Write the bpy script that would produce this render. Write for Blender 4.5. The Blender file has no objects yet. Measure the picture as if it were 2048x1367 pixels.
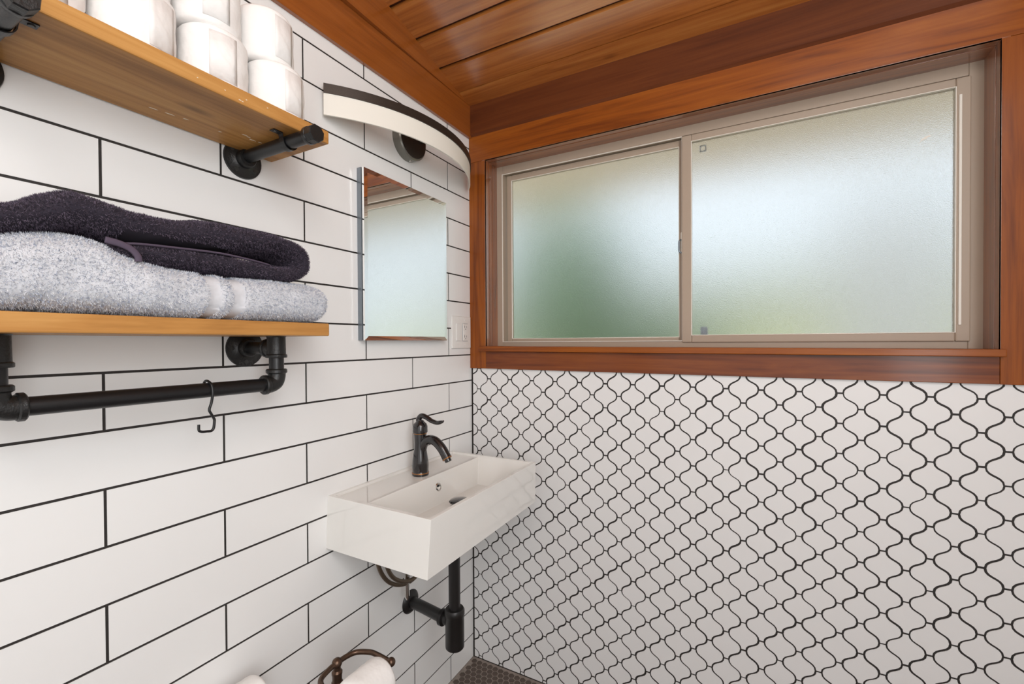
import bpy, math, random
from mathutils import Vector, noise
random.seed(7)
S = bpy.context.scene
COL = S.collection
PI = math.pi

# ---------------------------------------------------------------- camera
CAM = Vector((1.02586, -1.53062, 0.05145)); YAW, PITCH, ROLL, FPX, CYP = 0.49977, -0.01014, -0.00551, 893.66, 692.29
fw = Vector((-math.sin(YAW)*math.cos(PITCH), math.cos(YAW)*math.cos(PITCH), math.sin(PITCH)))
r0 = Vector((math.cos(YAW), math.sin(YAW), 0)); u0 = r0.cross(fw)
rt = math.cos(ROLL)*r0 + math.sin(ROLL)*u0; up = -math.sin(ROLL)*r0 + math.cos(ROLL)*u0
cd = bpy.data.cameras.new('camera'); cam = bpy.data.objects.new('camera', cd); COL.objects.link(cam)
from mathutils import Matrix
cam.matrix_world = Matrix(((rt.x, up.x, -fw.x, CAM.x), (rt.y, up.y, -fw.y, CAM.y), (rt.z, up.z, -fw.z, CAM.z), (0, 0, 0, 1)))
cd.sensor_fit = 'HORIZONTAL'; cd.sensor_width = 36; cd.lens = 36*FPX/2048
cd.shift_y = (CYP-683.5)/2048; cd.clip_start = 0.02
S.camera = cam

def proj(p):
    d = Vector(p)-CAM; w = d.dot(fw)
    return (1024+FPX*d.dot(rt)/w, CYP-FPX*d.dot(up)/w) if w > 0.01 else (-9999, -9999)

# ---------------------------------------------------------------- world, lights, exposure
W = bpy.data.worlds.new('overcast_sky'); S.world = W; W.use_nodes = True
bg = W.node_tree.nodes['Background']; bg.inputs[0].default_value = (0.82, 0.91, 1.0, 1); bg.inputs[1].default_value = 1.0

def area(name, loc, target, sx, sy, power, color):
    l = bpy.data.lights.new(name, 'AREA'); l.shape = 'RECTANGLE'; l.size = sx; l.size_y = sy; l.energy = power; l.color = color
    o = bpy.data.objects.new(name, l); COL.objects.link(o); o.location = loc
    o.rotation_euler = (Vector(target)-Vector(loc)).to_track_quat('-Z', 'Y').to_euler()
    return o
area('ceiling_lamp', (1.45, -1.95, 1.30), (0.7, -0.6, -0.2), 0.7, 0.5, 9, (1.0, 0.97, 0.93))
area('rear_fill', (1.05, -2.26, -0.05), (1.0, 0.0, -0.05), 1.5, 2.1, 6, (0.97, 0.985, 1.0))  # soft fill added at the near wall, which has no doorway
area('right_fill', (1.93, -1.60, 0.35), (0.0, -1.0, 0.10), 1.2, 1.5, 34, (0.96, 0.98, 1.0))  # unseen area light added at the right wall to brighten the left one
sl = bpy.data.lights.new('sun', 'SUN'); sl.energy = 3.8; sl.angle = math.radians(2); sl.color = (1.0, 0.95, 0.86)
sun = bpy.data.objects.new('sun', sl); COL.objects.link(sun); sun.location = (0, -4, 6)
sun.rotation_euler = Vector((0.20, 0.50, -0.84)).to_track_quat('-Z', 'Y').to_euler()

S.view_settings.view_transform = 'Standard'; S.view_settings.look = 'None'
S.view_settings.exposure = 0.2; S.view_settings.gamma = 1; S.view_settings.use_curve_mapping = False

# ---------------------------------------------------------------- materials
def mat(name):
    m = bpy.data.materials.new(name); m.use_nodes = True
    nt = m.node_tree; return m, nt, nt.nodes['Principled BSDF']
def nd(nt, t, **k):
    n = nt.nodes.new(t)
    for a, v in k.items(): setattr(n, a, v)
    return n
def setp(b, **k):
    for a, v in k.items():
        a = a.replace('_', ' ')
        b.inputs[a].default_value = v
def bump(nt, b, scale, strength, dist=0.002, coord='Object', detail=3):
    tc = nd(nt, 'ShaderNodeTexCoord'); n = nd(nt, 'ShaderNodeTexNoise'); bp = nd(nt, 'ShaderNodeBump')
    n.inputs['Scale'].default_value = scale; n.inputs['Detail'].default_value = detail
    bp.inputs['Strength'].default_value = strength; bp.inputs['Distance'].default_value = dist
    nt.links.new(tc.outputs[coord], n.inputs['Vector']); nt.links.new(n.outputs['Fac'], bp.inputs['Height'])
    nt.links.new(bp.outputs['Normal'], b.inputs['Normal'])
    return n
def plain(name, col, rough=0.5, metal=0.0, var=0.0, vscale=30, bmp=None, coat=0.0):
    m, nt, b = mat(name)
    setp(b, Base_Color=(*col, 1), Roughness=rough, Metallic=metal, Coat_Weight=coat)
    b.inputs['Coat Roughness'].default_value = 0.08
    if var:
        tc = nd(nt, 'ShaderNodeTexCoord'); n = nd(nt, 'ShaderNodeTexNoise'); mx = nd(nt, 'ShaderNodeMix', data_type='RGBA')
        n.inputs['Scale'].default_value = vscale; n.inputs['Detail'].default_value = 4
        mx.inputs[6].default_value = (*[c*(1-var) for c in col], 1); mx.inputs[7].default_value = (*[min(1, c*(1+var)) for c in col], 1)
        nt.links.new(tc.outputs['Object'], n.inputs['Vector']); nt.links.new(n.outputs['Fac'], mx.inputs[0])
        nt.links.new(mx.outputs[2], b.inputs['Base Color'])
    if bmp: bump(nt, b, *bmp)
    return m
def wood(name, axis, dark, mid, light, rough=0.3, coat=0.5, gscale=1.0, knots=True, crough=0.16, cior=1.5):
    """stained board, grain along the given axis"""
    m, nt, b = mat(name)
    tc = nd(nt, 'ShaderNodeTexCoord'); oi = nd(nt, 'ShaderNodeObjectInfo'); ad = nd(nt, 'ShaderNodeVectorMath', operation='MULTIPLY_ADD')
    sc = nd(nt, 'ShaderNodeVectorMath', operation='SCALE')
    cmb = nd(nt, 'ShaderNodeCombineXYZ')
    for i in range(3): nt.links.new(oi.outputs['Random'], cmb.inputs[i])
    nt.links.new(cmb.outputs[0], sc.inputs[0]); sc.inputs['Scale'].default_value = 17.3
    st = [26*gscale, 26*gscale, 26*gscale]; st['XYZ'.index(axis)] = 1.6*gscale
    ad.inputs[1].default_value = st
    nt.links.new(tc.outputs['Object'], ad.inputs[0]); nt.links.new(sc.outputs[0], ad.inputs[2])
    n1 = nd(nt, 'ShaderNodeTexNoise'); n1.inputs['Scale'].default_value = 1.0; n1.inputs['Detail'].default_value = 5; n1.inputs['Roughness'].default_value = 0.62; n1.inputs['Distortion'].default_value = 0.9
    nt.links.new(ad.outputs[0], n1.inputs['Vector'])
    s2 = nd(nt, 'ShaderNodeVectorMath', operation='MULTIPLY'); st2 = [5.0, 5.0, 5.0]; st2['XYZ'.index(axis)] = 2.2
    s2.inputs[1].default_value = st2
    nt.links.new(ad.outputs[0], s2.inputs[0])
    n2 = nd(nt, 'ShaderNodeTexNoise'); n2.inputs['Scale'].default_value = 1.0; n2.inputs['Detail'].default_value = 3
    nt.links.new(s2.outputs[0], n2.inputs['Vector'])
    mx = nd(nt, 'ShaderNodeMath', operation='MULTIPLY_ADD'); mx.inputs[1].default_value = 0.3
    nt.links.new(n2.outputs['Fac'], mx.inputs[0]); nt.links.new(n1.outputs['Fac'], mx.inputs[2])
    cr = nd(nt, 'ShaderNodeValToRGB'); e = cr.color_ramp.elements
    e[0].position = 0.42; e[0].color = (*dark, 1); e[1].position = 0.9; e[1].color = (*light, 1)
    k = e.new(0.64); k.color = (*mid, 1)
    nt.links.new(mx.outputs[0], cr.inputs['Fac'])
    out = cr.outputs['Color']
    if knots:
        ks = nd(nt, 'ShaderNodeVectorMath', operation='MULTIPLY_ADD'); kst = [9, 9, 9]; kst['XYZ'.index(axis)] = 3.2
        ks.inputs[1].default_value = kst
        nt.links.new(tc.outputs['Object'], ks.inputs[0]); nt.links.new(sc.outputs[0], ks.inputs[2])
        v = nd(nt, 'ShaderNodeTexVoronoi'); v.inputs['Scale'].default_value = 1.0
        nt.links.new(ks.outputs[0], v.inputs['Vector'])
        kr = nd(nt, 'ShaderNodeValToRGB'); kr.color_ramp.elements[0].position = 0.03; kr.color_ramp.elements[0].color = (1, 1, 1, 1)
        kr.color_ramp.elements[1].position = 0.12; kr.color_ramp.elements[1].color = (0, 0, 0, 1)
        nt.links.new(v.outputs['Distance'], kr.inputs['Fac'])
        km = nd(nt, 'ShaderNodeMath', operation='MULTIPLY'); km.inputs[1].default_value = 0.6
        nt.links.new(kr.outputs['Color'], km.inputs[0])
        kx = nd(nt, 'ShaderNodeMix', data_type='RGBA'); kx.inputs[7].default_value = (*[c*0.4 for c in dark], 1)
        nt.links.new(km.outputs[0], kx.inputs[0]); nt.links.new(out, kx.inputs[6]); out = kx.outputs[2]
    nt.links.new(out, b.inputs['Base Color'])
    bp = nd(nt, 'ShaderNodeBump'); bp.inputs['Strength'].default_value = 0.12; bp.inputs['Distance'].default_value = 0.001
    nt.links.new(mx.outputs[0], bp.inputs['Height']); nt.links.new(bp.outputs['Normal'], b.inputs['Normal'])
    setp(b, Roughness=rough, Coat_Weight=coat, Coat_IOR=cior); b.inputs['Coat Roughness'].default_value = crough; b.inputs['Specular IOR Level'].default_value = 0.15
    return m

M = {}
M['tile'] = plain('white_glazed_tile', (0.86, 0.86, 0.85), 0.22, bmp=(9, 0.05, 0.004))
M['tile2'] = plain('white_satin_tile', (0.80, 0.795, 0.79), 0.42, bmp=(14, 0.05, 0.003))
M['grout'] = plain('dark_grout', (0.020, 0.016, 0.014), 0.65, var=0.4, vscale=60, bmp=(300, 0.5, 0.001))
M['plaster'] = plain('white_plaster', (0.78, 0.77, 0.75), 0.8)
RED = ((0.125, 0.028, 0.005), (0.255, 0.064, 0.007), (0.36, 0.105, 0.011))
DRK = ((0.085, 0.021, 0.006), (0.12, 0.031, 0.008), (0.155, 0.043, 0.011))
CEI = ((0.26, 0.075, 0.014), (0.47, 0.155, 0.030), (0.60, 0.235, 0.055))
lacquer = {}
for ax in 'XYZ':
    M['trim'+ax] = wood('stained_trim_wood_'+ax.lower(), ax, *RED, rough=0.42, coat=0.35)
    lacquer[ax] = wood('lacquered_jamb_wood_'+ax.lower(), ax, *RED, rough=0.3, coat=1.0, crough=0.14, cior=2.8)
M['apronX'] = wood('stained_apron_wood', 'X', (0.06, 0.017, 0.007), (0.17, 0.042, 0.011), (0.26, 0.075, 0.016), rough=0.35, coat=0.4)
M['beamX'] = wood('painted_beam_wood', 'X', *DRK, rough=0.55, coat=0.12, knots=False)
M['beamY'] = wood('stained_beam_wood', 'Y', (0.22, 0.058, 0.009), (0.29, 0.080, 0.012), (0.35, 0.104, 0.018), rough=0.4, coat=0.9, knots=False, cior=1.7, crough=0.2)
M['ceil'] = wood('stained_ceiling_plank', 'X', *CEI, rough=0.4, coat=1.0, crough=0.22, cior=2.4)
M['ceilback'] = plain('groove_shade_wood', (0.10, 0.028, 0.009), 0.6)  # shade in the plank grooves is put into this dark colour
M['shelf'] = wood('honey_shelf_wood', 'Y', (0.27, 0.115, 0.030), (0.46, 0.22, 0.062), (0.60, 0.33, 0.11), rough=0.45, coat=0.15, gscale=0.8)
M['frame'] = plain('taupe_window_frame', (0.40, 0.315, 0.24), 0.45)
M['framelite'] = plain('pale_vinyl_strip', (0.80, 0.76, 0.68), 0.4)
M['iron'] = plain('black_iron_pipe', (0.007, 0.007, 0.008), 0.36, bmp=(400, 0.25, 0.0006))
M['castiron'] = plain('cast_iron_flange', (0.010, 0.010, 0.010), 0.40, bmp=(260, 0.7, 0.001))
M['letter'] = plain('highlit_letter_iron', (0.045, 0.044, 0.042), 0.35, 0.3)  # lighter colour stands in for highlights on the letters; screws share it
M['matteblack'] = plain('matte_black_pipe', (0.010, 0.009, 0.009), 0.38)
M['orb'] = plain('oil_rubbed_bronze', (0.010, 0.008, 0.009), 0.16, 0.0, coat=0.6)
M['bronze'] = plain('aged_bronze', (0.12, 0.075, 0.052), 0.34, 0.85, var=0.35, vscale=90)
M['copper'] = plain('worn_copper_edge', (0.42, 0.20, 0.08), 0.3, 0.9)
M['ceramic'] = plain('white_ceramic', (0.82, 0.81, 0.775), 0.08, coat=0.5)
M['chrome'] = plain('chrome', (0.75, 0.74, 0.72), 0.12, 1.0)
M['steel'] = plain('grey_cabinet_steel', (0.22, 0.25, 0.28), 0.35, 0.6)
M['black'] = plain('black_gap', (0.006, 0.006, 0.006), 0.7)
M['mirror'] = plain('mirror_silver', (0.93, 0.95, 0.94), 0.0, 1.0)
M['plastic'] = plain('white_plastic', (0.84, 0.83, 0.80), 0.3)
M['darkmetal'] = plain('speckled_dark_bronze', (0.045, 0.033, 0.026), 0.45, 0.5, var=0.6, vscale=700)
M['acrylic'] = plain('white_acrylic', (0.86, 0.84, 0.76), 0.35)
M['pewter'] = plain('grey_pewter', (0.24, 0.235, 0.21), 0.4, 0.8)
M['paper'] = plain('tissue_paper', (0.88, 0.865, 0.845), 0.9, bmp=(22, 0.5, 0.012))
M['hose'] = plain('braided_bronze_hose', (0.16, 0.12, 0.085), 0.4, 0.7, bmp=(500, 0.6, 0.001))
M['hex'] = plain('brown_hex_tile', (0.085, 0.060, 0.047), 0.55, var=0.35, vscale=25)
M['hexgrout'] = plain('grey_brown_grout', (0.27, 0.225, 0.195), 0.8, var=0.4, vscale=40)
M['towelL'] = plain('pale_grey_terry', (0.60, 0.61, 0.64), 0.95, var=0.12, vscale=120)
m, nt, b = mat('pale_grey_pile'); tc = nd(nt, 'ShaderNodeTexCoord'); n_ = nd(nt, 'ShaderNodeTexNoise'); cr = nd(nt, 'ShaderNodeValToRGB'); setp(b, Roughness=0.95)
n_.inputs['Scale'].default_value = 230; n_.inputs['Detail'].default_value = 2
cr.color_ramp.elements[0].position = 0.38; cr.color_ramp.elements[0].color = (0.36, 0.4, 0.5, 1); cr.color_ramp.elements[1].position = 0.62; cr.color_ramp.elements[1].color = (0.82, 0.82, 0.83, 1)
nt.links.new(tc.outputs['Object'], n_.inputs['Vector']); nt.links.new(n_.outputs['Fac'], cr.inputs['Fac']); nt.links.new(cr.outputs['Color'], b.inputs['Base Color'])
M['towelLp'] = m
M['towelD'] = plain('plum_terry', (0.022, 0.017, 0.028), 0.95)
m, nt, b = mat('plum_pile'); tc = nd(nt, 'ShaderNodeTexCoord'); n_ = nd(nt, 'ShaderNodeTexNoise'); cr = nd(nt, 'ShaderNodeValToRGB'); setp(b, Roughness=0.95)
n_.inputs['Scale'].default_value = 230; n_.inputs['Detail'].default_value = 2
cr.color_ramp.elements[0].position = 0.38; cr.color_ramp.elements[0].color = (0.026, 0.02, 0.034, 1); cr.color_ramp.elements[1].position = 0.62; cr.color_ramp.elements[1].color = (0.135, 0.105, 0.145, 1)
nt.links.new(tc.outputs['Object'], n_.inputs['Vector']); nt.links.new(n_.outputs['Fac'], cr.inputs['Fac']); nt.links.new(cr.outputs['Color'], b.inputs['Base Color'])
M['towelDp'] = m
M['towelDh'] = plain('plum_hem', (0.075, 0.055, 0.085), 0.8)
M['band'] = plain('pale_grey_satin_band', (0.60, 0.60, 0.60), 0.6, bmp=(400, 0.3, 0.001))
M['soffit'] = plain('cream_soffit', (0.80, 0.70, 0.56), 0.8)
M['lawn'] = plain('lawn', (0.20, 0.26, 0.07), 0.95, var=0.4, vscale=4)
M['bounce_paving'] = plain('pale_bounce_paving', (0.55, 0.47, 0.37), 0.9, var=0.2, vscale=3)
M['leaf'] = plain('garden_leaves', (0.17, 0.27, 0.15), 0.7, var=0.5, vscale=6)
M['bank'] = plain('lawn_bank', (0.29, 0.31, 0.18), 0.95, var=0.35, vscale=1.5)
M['hedge'] = plain('olive_hedge', (0.30, 0.32, 0.17), 0.8, var=0.4, vscale=2)
M['fence'] = plain('grey_fence', (0.36, 0.375, 0.38), 0.8)
M['print'] = plain('paint_scuff', (0.75, 0.66, 0.52), 0.8)

# frosted glass
m, nt, b = mat('frosted_glass'); M['glass'] = m
setp(b, Base_Color=(0.97, 0.98, 0.97, 1), Roughness=0.36, IOR=1.25); b.inputs['Transmission Weight'].default_value = 1.0
nz = bump(nt, b, 420, 0.8, 0.002, detail=2)

# ---------------------------------------------------------------- mesh helpers
def mk(name, verts, faces, material, parent=None, smooth=False, origin=None, bevel=0, seg=2, label=None, category=None, group=None, kind=None, autosmooth=None):
    xs = [v[0] for v in verts]; ys = [v[1] for v in verts]; zs = [v[2] for v in verts]
    if origin is None:
        origin = Vector(((min(xs)+max(xs))/2, (min(ys)+max(ys))/2, (min(zs)+max(zs))/2 if parent else min(zs)))
    origin = Vector(origin)
    me = bpy.data.meshes.new(name); me.from_pydata([(v[0]-origin.x, v[1]-origin.y, v[2]-origin.z) for v in verts], [], faces); me.update()
    mats = material if isinstance(material, (list, tuple)) else [material]
    for q in mats: me.materials.append(M[q] if isinstance(q, str) else q)
    if smooth: me.polygons.foreach_set('use_smooth', [True]*len(me.polygons))
    o = bpy.data.objects.new(name, me); COL.objects.link(o)
    place(o, origin, parent)
    if autosmooth: me.set_sharp_from_angle(angle=math.radians(autosmooth))
    if bevel:
        bm = o.modifiers.new('bevel', 'BEVEL'); bm.width = bevel; bm.segments = seg; bm.limit_method = 'ANGLE'; bm.angle_limit = math.radians(35)
        bm.harden_normals = False
    tag(o, label, category, group, kind)
    return o
WLOC = {}
def place(o, origin, parent):
    WLOC[o.name] = Vector(origin)
    if parent is not None:
        o.parent = parent; o.location = Vector(origin)-WLOC[parent.name]
    else: o.location = origin
def tag(o, label=None, category=None, group=None, kind=None):
    if label: o['label'] = label
    if category: o['category'] = category
    if group: o['group'] = group
    if kind: o['kind'] = kind
def thing(name, loc, label=None, category=None, group=None, kind=None):
    o = bpy.data.objects.new(name, None); COL.objects.link(o); place(o, Vector(loc), None); o.empty_display_size = 0.05
    tag(o, label, category, group, kind); return o
def boxv(lo, hi):
    x0, y0, z0 = lo; x1, y1, z1 = hi
    v = [(x0,y0,z0),(x1,y0,z0),(x1,y1,z0),(x0,y1,z0),(x0,y0,z1),(x1,y0,z1),(x1,y1,z1),(x0,y1,z1)]
    f = [(0,3,2,1),(4,5,6,7),(0,1,5,4),(1,2,6,5),(2,3,7,6),(3,0,4,7)]
    return v, f
def box(name, lo, hi, material, parent=None, **k):
    v, f = boxv(lo, hi); return mk(name, v, f, material, parent, **k)
def boxes(name, lst, material, parent=None, **k):
    V, F = [], []
    for lo, hi in lst:
        v, f = boxv(lo, hi); n = len(V); V += v; F += [tuple(i+n for i in q) for q in f]
    return mk(name, V, F, material, parent, **k)
def frame_axes(d):
    d = Vector(d).normalized(); a = Vector((0, 0, 1)) if abs(d.z) < 0.9 else Vector((1, 0, 0))
    u = d.cross(a).normalized(); v = d.cross(u).normalized(); return d, u, v
def lathe_data(prof, org, axis, n=32, rot=0.0):
    d, u, v = frame_axes(axis); org = Vector(org); V, F = [], []
    for (r, h) in prof:
        for k in range(n):
            a = 2*PI*k/n+rot; V.append(org+d*h+(u*math.cos(a)+v*math.sin(a))*r)
    for i in range(len(prof)-1):
        for k in range(n):
            F.append((i*n+k, (i+1)*n+k, (i+1)*n+(k+1) % n, i*n+(k+1) % n))
    F.append(tuple(range(n))); F.append(tuple((len(prof)-1)*n+k for k in range(n-1, -1, -1)))
    return V, F
def lathe(name, prof, org, axis, material, parent=None, n=32, smooth=True, rot=0.0, **k):
    V, F = lathe_data(prof, org, axis, n, rot)
    k.setdefault('autosmooth', 40 if smooth else None)
    return mk(name, V, F, material, parent, smooth=smooth, **k)
def catmull(pts, n):
    P = [Vector(p) for p in pts]; out = []
    P = [P[0]*2-P[1]]+P+[P[-1]*2-P[-2]]
    for i in range(1, len(P)-2):
        for k in range(n):
            t = k/n; a, b_, c, d = P[i-1], P[i], P[i+1], P[i+2]
            out.append(0.5*((2*b_)+(c-a)*t+(2*a-5*b_+4*c-d)*t*t+(3*b_-a-3*c+d)*t**3))
    out.append(P[-2]); return out
def tube_data(path, rad, n=14):
    V, F = [], []; L = len(path); u = None
    for i, p in enumerate(path):
        t = (path[min(i+1, L-1)]-path[max(i-1, 0)]).normalized()
        if u is None: _, u, _ = frame_axes(t)
        u = (u-t*u.dot(t)).normalized(); v = t.cross(u)
        r = rad(i/(L-1)) if callable(rad) else rad
        ru, rv = r if isinstance(r, tuple) else (r, r)
        for k in range(n):
            a = 2*PI*k/n; V.append(p+u*math.cos(a)*ru+v*math.sin(a)*rv)
    for i in range(L-1):
        for k in range(n):
            F.append((i*n+k, i*n+(k+1) % n, (i+1)*n+(k+1) % n, (i+1)*n+k))
    F.append(tuple(range(n-1, -1, -1))); F.append(tuple((L-1)*n+k for k in range(n)))
    return V, F
def tube(name, pts, rad, material, parent=None, n=14, sm=8, **k):
    path = catmull(pts, sm) if sm > 1 else [Vector(p) for p in pts]
    V, F = tube_data(path, rad, n)
    return mk(name, V, F, material, parent, smooth=True, autosmooth=50, **k)
def textmesh(s, size, depth):
    cu = bpy.data.curves.new('txt', 'FONT'); cu.body = s; cu.size = size; cu.extrude = depth; cu.align_x = 'CENTER'; cu.resolution_u = 3
    o = bpy.data.objects.new('txt', cu); COL.objects.link(o)
    me = bpy.data.meshes.new_from_object(o.evaluated_get(bpy.context.evaluated_depsgraph_get()))
    V = [v.co.copy() for v in me.vertices]; F = [tuple(p.vertices) for p in me.polygons]
    bpy.data.objects.remove(o); bpy.data.curves.remove(cu); bpy.data.meshes.remove(me)
    return V, F
def letters(name, s, org, right, upv, size, material, parent):
    V, F = textmesh(s, size, 0.0007); right = Vector(right); upv = Vector(upv); nrm = right.cross(upv); org = Vector(org)
    return mk(name, [org+right*v.x+upv*v.y+nrm*v.z for v in V], F, material, parent)
def shear(zfun, v): return [(p[0], p[1], p[2]+zfun(p[0])) for p in v]

# ================================================================ SETTING
ZF = -1.246; XR = 1.95; YB = -2.3
H = 0.1046; LT = 0.2052; C0 = 0.15346; SLOPE = 0.206
def zc(y): return 1.0045-(y+0.017)*SLOPE

floor = box('floor', (0, YB, ZF-0.08), (XR, 0, ZF), 'hexgrout', kind='structure')
wl = box('wall_left', (-0.10, YB-0.1, ZF-0.08), (-0.0012, 0.12, 1.6), 'grout', kind='structure')
g = 0.0024
# 4 x 16 inch subway tiles in running bond
tmesh = {}
def subway(y0, y1, z0, z1):
    w, h = round(y1-y0, 4), round(z1-z0, 4)
    if (w, h) not in tmesh:
        v, f = boxv((-0.008, -w/2, -h/2), (0, w/2, h/2)); me = bpy.data.meshes.new('tile'); me.from_pydata(v, [], f); me.update(); me.materials.append(M['tile']); tmesh[(w, h)] = me
    o = bpy.data.objects.new('tile', tmesh[(w, h)]); COL.objects.link(o)
    place(o, Vector((random.uniform(-0.0002, 0.0003), (y0+y1)/2, (z0+z1)/2)), wl)
ztop = 0.885
for b_ in range(-12, 9):
    z0, z1 = max(b_*H+g, ZF+0.001), min((b_+1)*H-g, ztop)
    if z1-z0 < 0.012: continue
    cuts = [0.0025]+[-(C0+(6-k)*LT) for k in range(12, -8, -1) if (k-b_) % 2 == 0 and -(C0+(6-k)*LT) < 0]+[YB]
    for a, c in zip(cuts[:-1], cuts[1:]):
        y1 = a-g; y0 = max(c+g, YB)
        if y1-y0 > 0.01: subway(y0, y1, z0, z1)

# far wall with the window opening
OX0, OX1, OZ0, OZ1 = 0.055, 1.567, 0.012, 0.797
wf = boxes('wall_far', [((-0.0012, 0.0012, ZF-0.08), (XR+0.1, 0.13, OZ0)), ((-0.0012, 0.0012, OZ1), (XR+0.1, 0.13, 1.1)), ((-0.0012, 0.0012, OZ0), (OX0, 0.13, OZ1)), ((OX1, 0.0012, OZ0), (XR+0.1, 0.13, OZ1))], 'grout', kind='structure')
# arabesque (lantern) tiles
AX0, AZ0, WX, WZ = 0.03613, -0.0547, 0.0478, 0.04208
def bez(p0, p1, p2, p3, t):
    s = 1-t; return tuple(s**3*a+3*s*s*t*b2+3*s*t*t*c+t**3*d for a, b2, c, d in zip(p0, p1, p2, p3))
TH, GAP, NS = 0.0074, 0.0023, 7
def lantern():
    q = [bez((TH, WZ), (TH, WZ-0.0245), (WX-TH, 0.0245), (WX-TH, 0.0), i/NS) for i in range(NS+1)]  # top tip to right bulge
    pts = q + [(x, -z) for x, z in reversed(q[:-1])]
    pts = pts + [(-x, z) for x, z in reversed(pts)]
    # inset by the half gap
    out = []; n = len(pts)
    for i in range(n):
        a = Vector(pts[i-1]); c = Vector(pts[(i+1) % n]); p = Vector(pts[i])
        e1 = (p-a).normalized(); e2 = (c-p).normalized(); t = (e1+e2).normalized()
        nn = Vector((-t.y, t.x)); k = 1/max(0.5, math.sqrt((1+e1.dot(e2))/2))
        o1 = p+nn*GAP*k; o2 = p-nn*GAP*k
        out.append(o1 if o1.length < o2.length else o2)
    return [(v.x, v.y) for v in out]
LAN = lantern()
def clip(poly, ax, val, keep_gt):
    out = []; n = len(poly)
    for i in range(n):
        p, q = poly[i], poly[(i+1) % n]; ip = (p[ax] >= val) == keep_gt; iq = (q[ax] >= val) == keep_gt
        if ip: out.append(p)
        if ip != iq:
            t = (val-p[ax])/(q[ax]-p[ax]); out.append((p[0]+(q[0]-p[0])*t, p[1]+(q[1]-p[1])*t))
    return out
def prism(poly):
    n = len(poly); V = [(x, 0.0, z) for x, z in poly]+[(x, 0.006, z) for x, z in poly]
    F = [tuple(range(n))]+[(i, i+n, (i+1) % n+n, (i+1) % n) for i in range(n)]
    return V, F
full_lantern = bpy.data.meshes.new('tile'); v, f = prism(LAN); full_lantern.from_pydata(v, [], f); full_lantern.update(); full_lantern.materials.append(M['tile2'])
cand = []
for i in range(-1, 42):
    for j in range(0, 30):
        if (i+j) % 2 == 0: continue
        x = AX0+i*WX; z = AZ0-j*WZ
        dx, dz, ro = random.gauss(0, 0.0004), random.gauss(0, 0.0004), random.gauss(0, 0.006)
        poly = [(px*math.cos(ro)-pz*math.sin(ro), px*math.sin(ro)+pz*math.cos(ro)) for px, pz in LAN]
        P = [(x+dx+a, z+dz+c) for a, c in poly]
        Q = clip(clip(clip(clip(P, 0, 0.0075, True), 0, XR-0.002, False), 1, ZF+0.004, True), 1, -0.052, False) if P else P
        if len(Q) < 3: continue
        cut = abs(len(Q)-len(P)) > 0 or any(abs(a[0]-c[0])+abs(a[1]-c[1]) > 1e-9 for a, c in zip(P, Q))
        area_ = abs(sum(a[0]*c[1]-c[0]*a[1] for a, c in zip(Q, Q[1:]+Q[:1])))/2
        if area_ < 2e-5: continue
        cx = sum(a[0] for a in Q)/len(Q); cz = sum(a[1] for a in Q)/len(Q); u_, v_ = proj((cx, 0, cz))
        vis = -25 < u_ < 2073 and 700 < v_ < 1390
        if u_ < 1076 and v_ > 905 and vis:                      # behind the basin
            if 1075-(1075-856)*(v_-1002)/(1162-1002) > u_ and v_ < 1002+(1075-u_)*0.70 and v_ > 905+(u_-945)*0.14: vis = u_ > 1040
        dist = (Vector((cx, 0, cz))-CAM).length
        cand.append((-(area_/dist**3) if vis else 1.0+dist, x+dx, z+dz, ro, cut, Q))
cand.sort(key=lambda c: c[0])
SV, SF = [], []
for idx, (_, x, z, ro, cut, Q) in enumerate(cand):
    if idx < 300:
        if not cut:
            o = bpy.data.objects.new('tile', full_lantern); COL.objects.link(o); place(o, Vector((x, random.uniform(-0.0003, 0.0002), z)), wf); o.rotation_euler = (0, -ro, 0)
        else:
            v, f = prism(Q); mk('tile', v, f, 'tile2', wf)
    else:
        v, f = prism(Q); n = len(SV); SV += v; SF += [tuple(k+n for k in q) for q in f]
mk('tile_field', SV, SF, 'tile2', wf, kind='stuff')

box('wall_right', (XR, YB-0.1, ZF-0.08), (XR+0.1, 0.0012, 1.6), 'plaster', kind='structure')
box('wall_near', (-0.0012, YB-0.1, ZF-0.08), (XR, YB, 1.6), 'plaster', kind='structure')

# sloping plank ceiling
v = [(-0.0012, 0.13, zc(0.13)+0.014), (XR+0.1, 0.13, zc(0.13)+0.014), (XR+0.1, YB-0.1, zc(YB-0.1)+0.014), (-0.0012, YB-0.1, zc(YB-0.1)+0.014)]
v = v+[(a, b2, c+0.06) for a, b2, c in v]
ceil = mk('ceiling', v, [(0, 3, 2, 1), (4, 5, 6, 7), (0, 1, 5, 4), (1, 2, 6, 5), (2, 3, 7, 6), (3, 0, 4, 7)], 'ceilback', kind='structure')
edges = [0.03, -0.0938, -0.2142, -0.346, -0.4717]+[-0.4717-0.1265*k for k in range(1, 15)]
for n_, (a, c) in enumerate(zip(edges[:-1], edges[1:])):
    gp = 0.002 if n_ == 0 else 0.008
    y1 = a-(0.002 if n_ == 1 else 0.008); y0 = c+gp
    if n_ == 0: y1 = a
    if y0 < YB: y0 = YB
    v = []
    for zz in (0, 0.012):
        v += [(0.001, y0, zc(y0)+zz), (XR, y0, zc(y0)+zz), (XR, y1, zc(y1)+zz), (0.001, y1, zc(y1)+zz)]
    mk('plank', v, [(0, 3, 2, 1), (4, 5, 6, 7), (0, 1, 5, 4), (1, 2, 6, 5), (2, 3, 7, 6), (3, 0, 4, 7)], 'ceil', ceil)
    if y0 <= YB: break

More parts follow.
